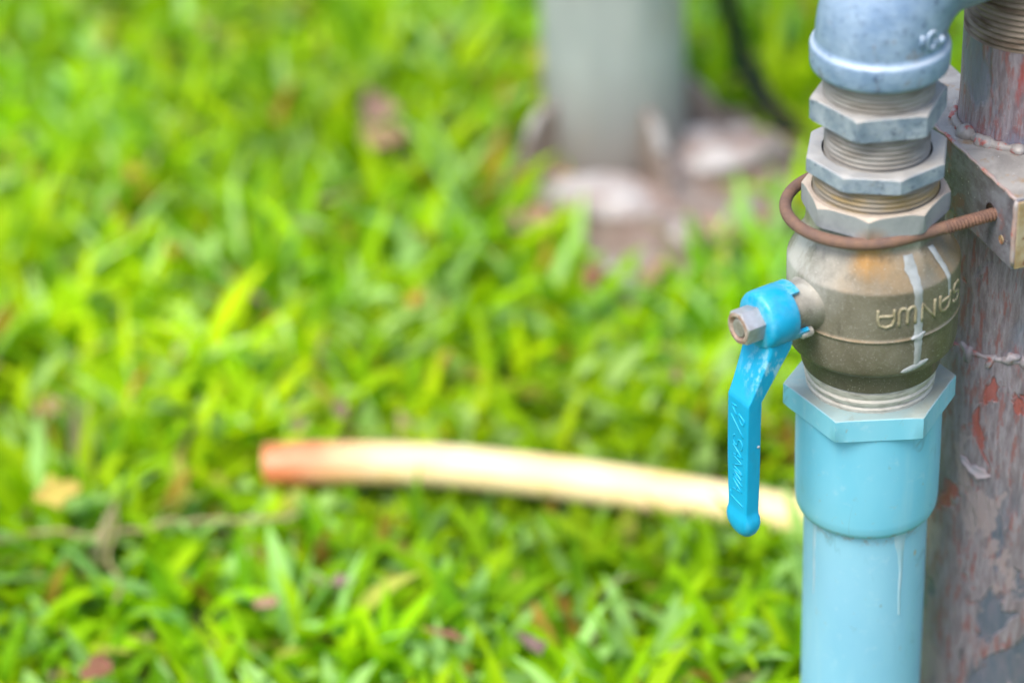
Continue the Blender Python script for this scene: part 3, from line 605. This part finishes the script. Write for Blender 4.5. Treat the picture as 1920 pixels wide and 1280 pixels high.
def blades(name, tx, ty, per, Lr, Wr, tilt, seg):
    nt = len(tx); N = nt*per
    x = np.repeat(tx, per)+rng.normal(0, .009, N); y = np.repeat(ty, per)+rng.normal(0, .009, N)
    keep = (lowfreq(x, y, 55, 31) > -1.55) & ~in_patch(x+rng.normal(0, .012, N), y+rng.normal(0, .012, N))
    keep &= (np.hypot(x, y) > .034) & (np.hypot(x-QX, y-QY) > .043) & (np.hypot(x-PX, y-PY) > .062)
    tid = np.repeat(np.arange(nt), per)[keep]; x, y = x[keep], y[keep]; N = len(x)
    az = rng.uniform(0, 2*np.pi, N); th0 = rng.uniform(tilt[0], tilt[1], N); bend = rng.uniform(.3, 1.5, N)
    hf = 1+.20*lowfreq(x, y, 9, 2)+.22*lowfreq(x, y, 45, 21)
    L = rng.uniform(*Lr, N)*np.clip(hf, .55, 1.5); Wd = rng.uniform(*Wr, N)
    L = np.where((x > -.385) & (x < -.10) & (y > .27) & (y < .385), L*.72, L); L = np.where((x > -.385) & (x < -.25) & (y > .29) & (y < .40), L*.6, L)   # trodden turf along the tube
    broad = rng.random(N) < .32; L = np.where(broad, L*.6, L); Wd = np.where(broad, Wd*1.35, Wd); dry = None
    wprof = np.interp(np.linspace(0, 1, seg+1), [0, .15, .4, .7, 1], [.55, .9, 1, .8, .06])
    V = np.zeros((N, seg+1, 3, 3)); px, py, pz = x.copy(), y.copy(), np.full(N, -.003); th = th0.copy()
    dx, dy = np.cos(az), np.sin(az); sx, sy = -dy, dx; tw = rng.normal(0, .5, N)
    for i in range(seg+1):
        hw = Wd*wprof[i]/2; fold = hw*.35
        cs, sn = np.cos(tw*i/seg), np.sin(tw*i/seg)
        nx, ny, nz = -np.cos(th)*dx, -np.cos(th)*dy, np.sin(th)         # blade normal
        ax, ay, azz = sx*cs+nx*sn, sy*cs+ny*sn, nz*sn
        for k, s in enumerate((-1, 0, 1)):
            lift = fold*(abs(s))
            V[:, i, k, 0] = px+ax*hw*s+nx*lift; V[:, i, k, 1] = py+ay*hw*s+ny*lift; V[:, i, k, 2] = pz+azz*hw*s+nz*lift
        st_ = L/seg; px = px+np.sin(th)*dx*st_; py = py+np.sin(th)*dy*st_; pz = pz+np.cos(th)*st_; th = np.minimum(th+bend/seg, 2.0)
    V[..., 2] = np.maximum(V[..., 2], .0005)
    # per blade colour, constant along the blade
    pal = np.array([(.285, .530, .003), (.385, .590, .003), (.130, .320, .004), (.390, .640, .190), (.440, .400, .080), (.380, .180, .035), (.44, .33, .22)])
    pr = np.array([.33, .235, .165, .200, .032, .023, .015]); pick = rng.choice(len(pal), N, p=pr); col = pal[pick]
    tv = np.clip(1+.16*lowfreq(x, y, 14, 7)+.16*lowfreq(x, y, 60, 17), .55, 1.45)*rng.uniform(.85, 1.15, N); yel = np.clip(lowfreq(x, y, 7, 9)*.10, -.15, .2)
    col = col*tv[:, None]; col[:, 0] *= 1+yel
    nv = (seg+1)*3; C4 = np.ones((N, nv, 4), np.float32); C4[..., :3] = col[:, None, :]
    q = []
    for i in range(seg):
        for k in range(2): a = i*3+k; q.append((a, a+1, a+4, a+3))
    F = (np.array(q)[None]+(np.arange(N)*nv)[:, None, None]).reshape(-1)
    me = bpy.data.meshes.new(name); me.vertices.add(N*nv); me.vertices.foreach_set('co', V.reshape(-1).astype(np.float32))
    nf = len(F)//4; me.loops.add(len(F)); me.loops.foreach_set('vertex_index', F.astype(np.int32)); me.polygons.add(nf)
    me.polygons.foreach_set('loop_start', np.arange(0, len(F), 4, dtype=np.int32)); me.polygons.foreach_set('loop_total', np.full(nf, 4, np.int32))
    me.polygons.foreach_set('use_smooth', np.ones(nf, bool)); me.update(calc_edges=True)
    ca = me.attributes.new('tone', 'FLOAT_COLOR', 'POINT'); ca.data.foreach_set('color', C4.reshape(-1))
    me.materials.append(GM); o = bpy.data.objects.new(name, me); COL.objects.link(o); o['kind'] = 'stuff'; return o
def scatter(n, x0, x1, y0, y1): return rng.uniform(x0, x1, n), rng.uniform(y0, y1, n)
tx, ty = scatter(6800, -.95, .62, -.05, 1.55)
ti = rng.integers(0, len(tp)-10, 46); tx = np.append(tx, [tp[i].x for i in ti]+rng.normal(0, .01, 46)); ty = np.append(ty, [tp[i].y-.030 for i in ti]+rng.normal(0, .005, 46))   # tufts growing up against the tube
o = blades('grass', tx, ty, 7, (.030, .076), (.0070, .0145), (.05, 1.1), 5); o['label'] = 'short bright green broad bladed grass'
tx, ty = scatter(9000, -3.5, 3.5, -2.2, 5.5); k = ~((tx > -.95) & (tx < .62) & (ty > -.05) & (ty < 1.55))
o = blades('grass', tx[k], ty[k], 7, (.045, .095), (.009, .017), (.1, 1.1), 3); o['label'] = 'bright green grass stretching away behind and around'

# ------------------------------------------------------------------ fallen leaves, twigs
def leaf(x, y, z, L, Wd, az, tilt, curl, cols, label, group=None, name='fallen_leaf'):
    x, y, z = lift(x, y, z)
    rows = []; az = math.radians(az); d = Vector((math.cos(az), math.sin(az), 0)); s = Vector((-d.y, d.x, 0)); nrm = Vector((0, 0, 1))
    s = (s*math.cos(tilt)+nrm*math.sin(tilt)); nn = d.cross(s)
    for i in range(11):
        t = i/10; hw = Wd/2*(math.sin(math.pi*min(1, t*.97+.02))**.8)*(1+.28*math.sin(9*t+x*900)+.2*math.sin(17*t+y*700))+.0003; row = []
        for k in (-1, -.6, -.2, .2, .6, 1): row.append(tuple(Vector((x, y, z))+d*(L*(t-.5))+s*(hw*k)+nn*(curl*(k*k)*hw+.25*L*curl*(t-.5)**2)))
        rows.append(row)
    o = mesh_obj(name, *grid(rows, False), simple('leaf_'+label[:12].replace(' ', '_'), cols[0], cols[1], 90, .7), sharp=180)
    m_ = o.modifiers.new('thick', 'SOLIDIFY'); m_.thickness = .0008
    tag(o, label, 'leaf', group); return o
YL = ((.46, .37, .07), (.38, .26, .05)); PK = ((.30, .19, .13), (.21, .12, .085)); RD = ((.20, .075, .045), (.27, .14, .07)); BR = ((.26, .15, .08), (.36, .24, .15)); PU = ((.17, .105, .085), (.22, .15, .12)); OR = ((.48, .20, .03), (.42, .26, .06))
leaf(-.488, .390, .064, .032, .017, 22, .7, .3, YL, 'oval yellow leaf lying on the grass at the left')
leaf(-.282, .925, .050, .046, .030, 70, .5, .5, PK, 'large pinkish brown dead leaf standing up in grass left of the pole')
leaf(-.276, .872, .040, .038, .026, 20, .3, .5, BR, 'dull brown dead leaf just below the large pinkish brown leaf')
leaf(-.443, .196, .048, .022, .014, 40, .5, .5, RD, 'rust red dead leaf in the grass at the lower left corner')
leaf(-.292, .275, .050, .016, .010, 10, .2, .3, PU, 'tiny mauve leaf in the grass below the pale tube')
leaf(-.176, .200, .048, .026, .014, 120, .4, .5, PU, 'dusty mauve dead leaf near the bottom, left of the blue pipe')
leaf(-.300, .475, .056, .020, .012, 80, .8, .3, PK, 'small pink leaf standing just behind the orange tube end')
leaf(-.438, 1.105, .050, .034, .014, 100, .5, .5, BR, 'long brown dead leaf in the grass at the upper left')
leaf(-.228, .213, .046, .030, .010, 150, .4, .4, RD, 'narrow red brown leaf in the bottom grass between tube and frame edge')
for x, y, L, wd, az, cc, lb in [(-.477, .837, .018, .010, 60, OR, 'small orange leaf standing in grass at the far left, above the yellow leaf'), (-.507, .495, .024, .012, 30, BR, 'tan dead leaf near the left edge behind the yellow leaf'),
        (-.437, .709, .018, .009, 100, OR, 'narrow orange brown leaf in the mid left grass'), (-.341, .256, .016, .008, 10, BR, 'brown leaf scrap in the bottom grass right of the short dry stem'),
        (-.062, .501, .018, .010, 70, BR, 'brown leaf scrap in the grass just left of the blue lever'), (-.367, .631, .020, .010, 120, PK, 'dull pink leaf scrap in the grass at mid height left of centre'),
        (-.247, .620, .016, .009, 40, OR, 'small orange leaf scrap in the grass left of the bare soil')]:
    leaf(x, y, .045, L, wd, az, .6, .4, cc, lb, 'dry leaf scraps in the grass')
for x, y, L, wd, az, cc, lb in [(-.160, .725, .046, .026, 35, BR, 'brown dead leaf at the left edge of the bare soil by the pole'), (-.020, .690, .048, .028, 160, PK, 'pinkish dead leaf on the soil between the two pale mortar lumps'),
        (-.120, .640, .036, .022, 100, RD, 'reddish dead leaf on the soil in front of the grey pole'), (.030, .715, .040, .022, 20, PK, 'pinkish dead leaf near the right end of the bare soil'), (-.066, .640, .04, .02, 60, BR, 'brown dead leaf on the narrow front part of the soil')]:
    leaf(x, y, .028, L, wd, az, random.uniform(-.3, .3), .5, cc, lb, 'dry leaves on the bare soil')
M_TWIG = simple('dry_twig', (.34, .29, .13), (.26, .18, .10), 120, .8)
def twig(pts, r, label):
    o = mesh_obj('dry_twig', *sweep([p_+Vector((0, random.uniform(-.0015, .0015), random.uniform(-.010, -.006))) for p_ in catmull([lift(*q) for q in pts], 6)], r, 8), M_TWIG); tag(o, label, 'twig', 'dry twigs in the grass'); return o
twig([(-.56, .336, .042), (-.50, .356, .047), (-.455, .350, .044), (-.40, .362, .046), (-.36, .358, .040), (-.325, .364, .040)], .0016, 'long horizontal dry twig lying on the grass left of the tube')
twig([(-.455, .405, .040), (-.447, .36, .050), (-.449, .325, .046), (-.438, .295, .044), (-.440, .275, .038)], .0012, 'thin upright dry stem crossing the long twig')
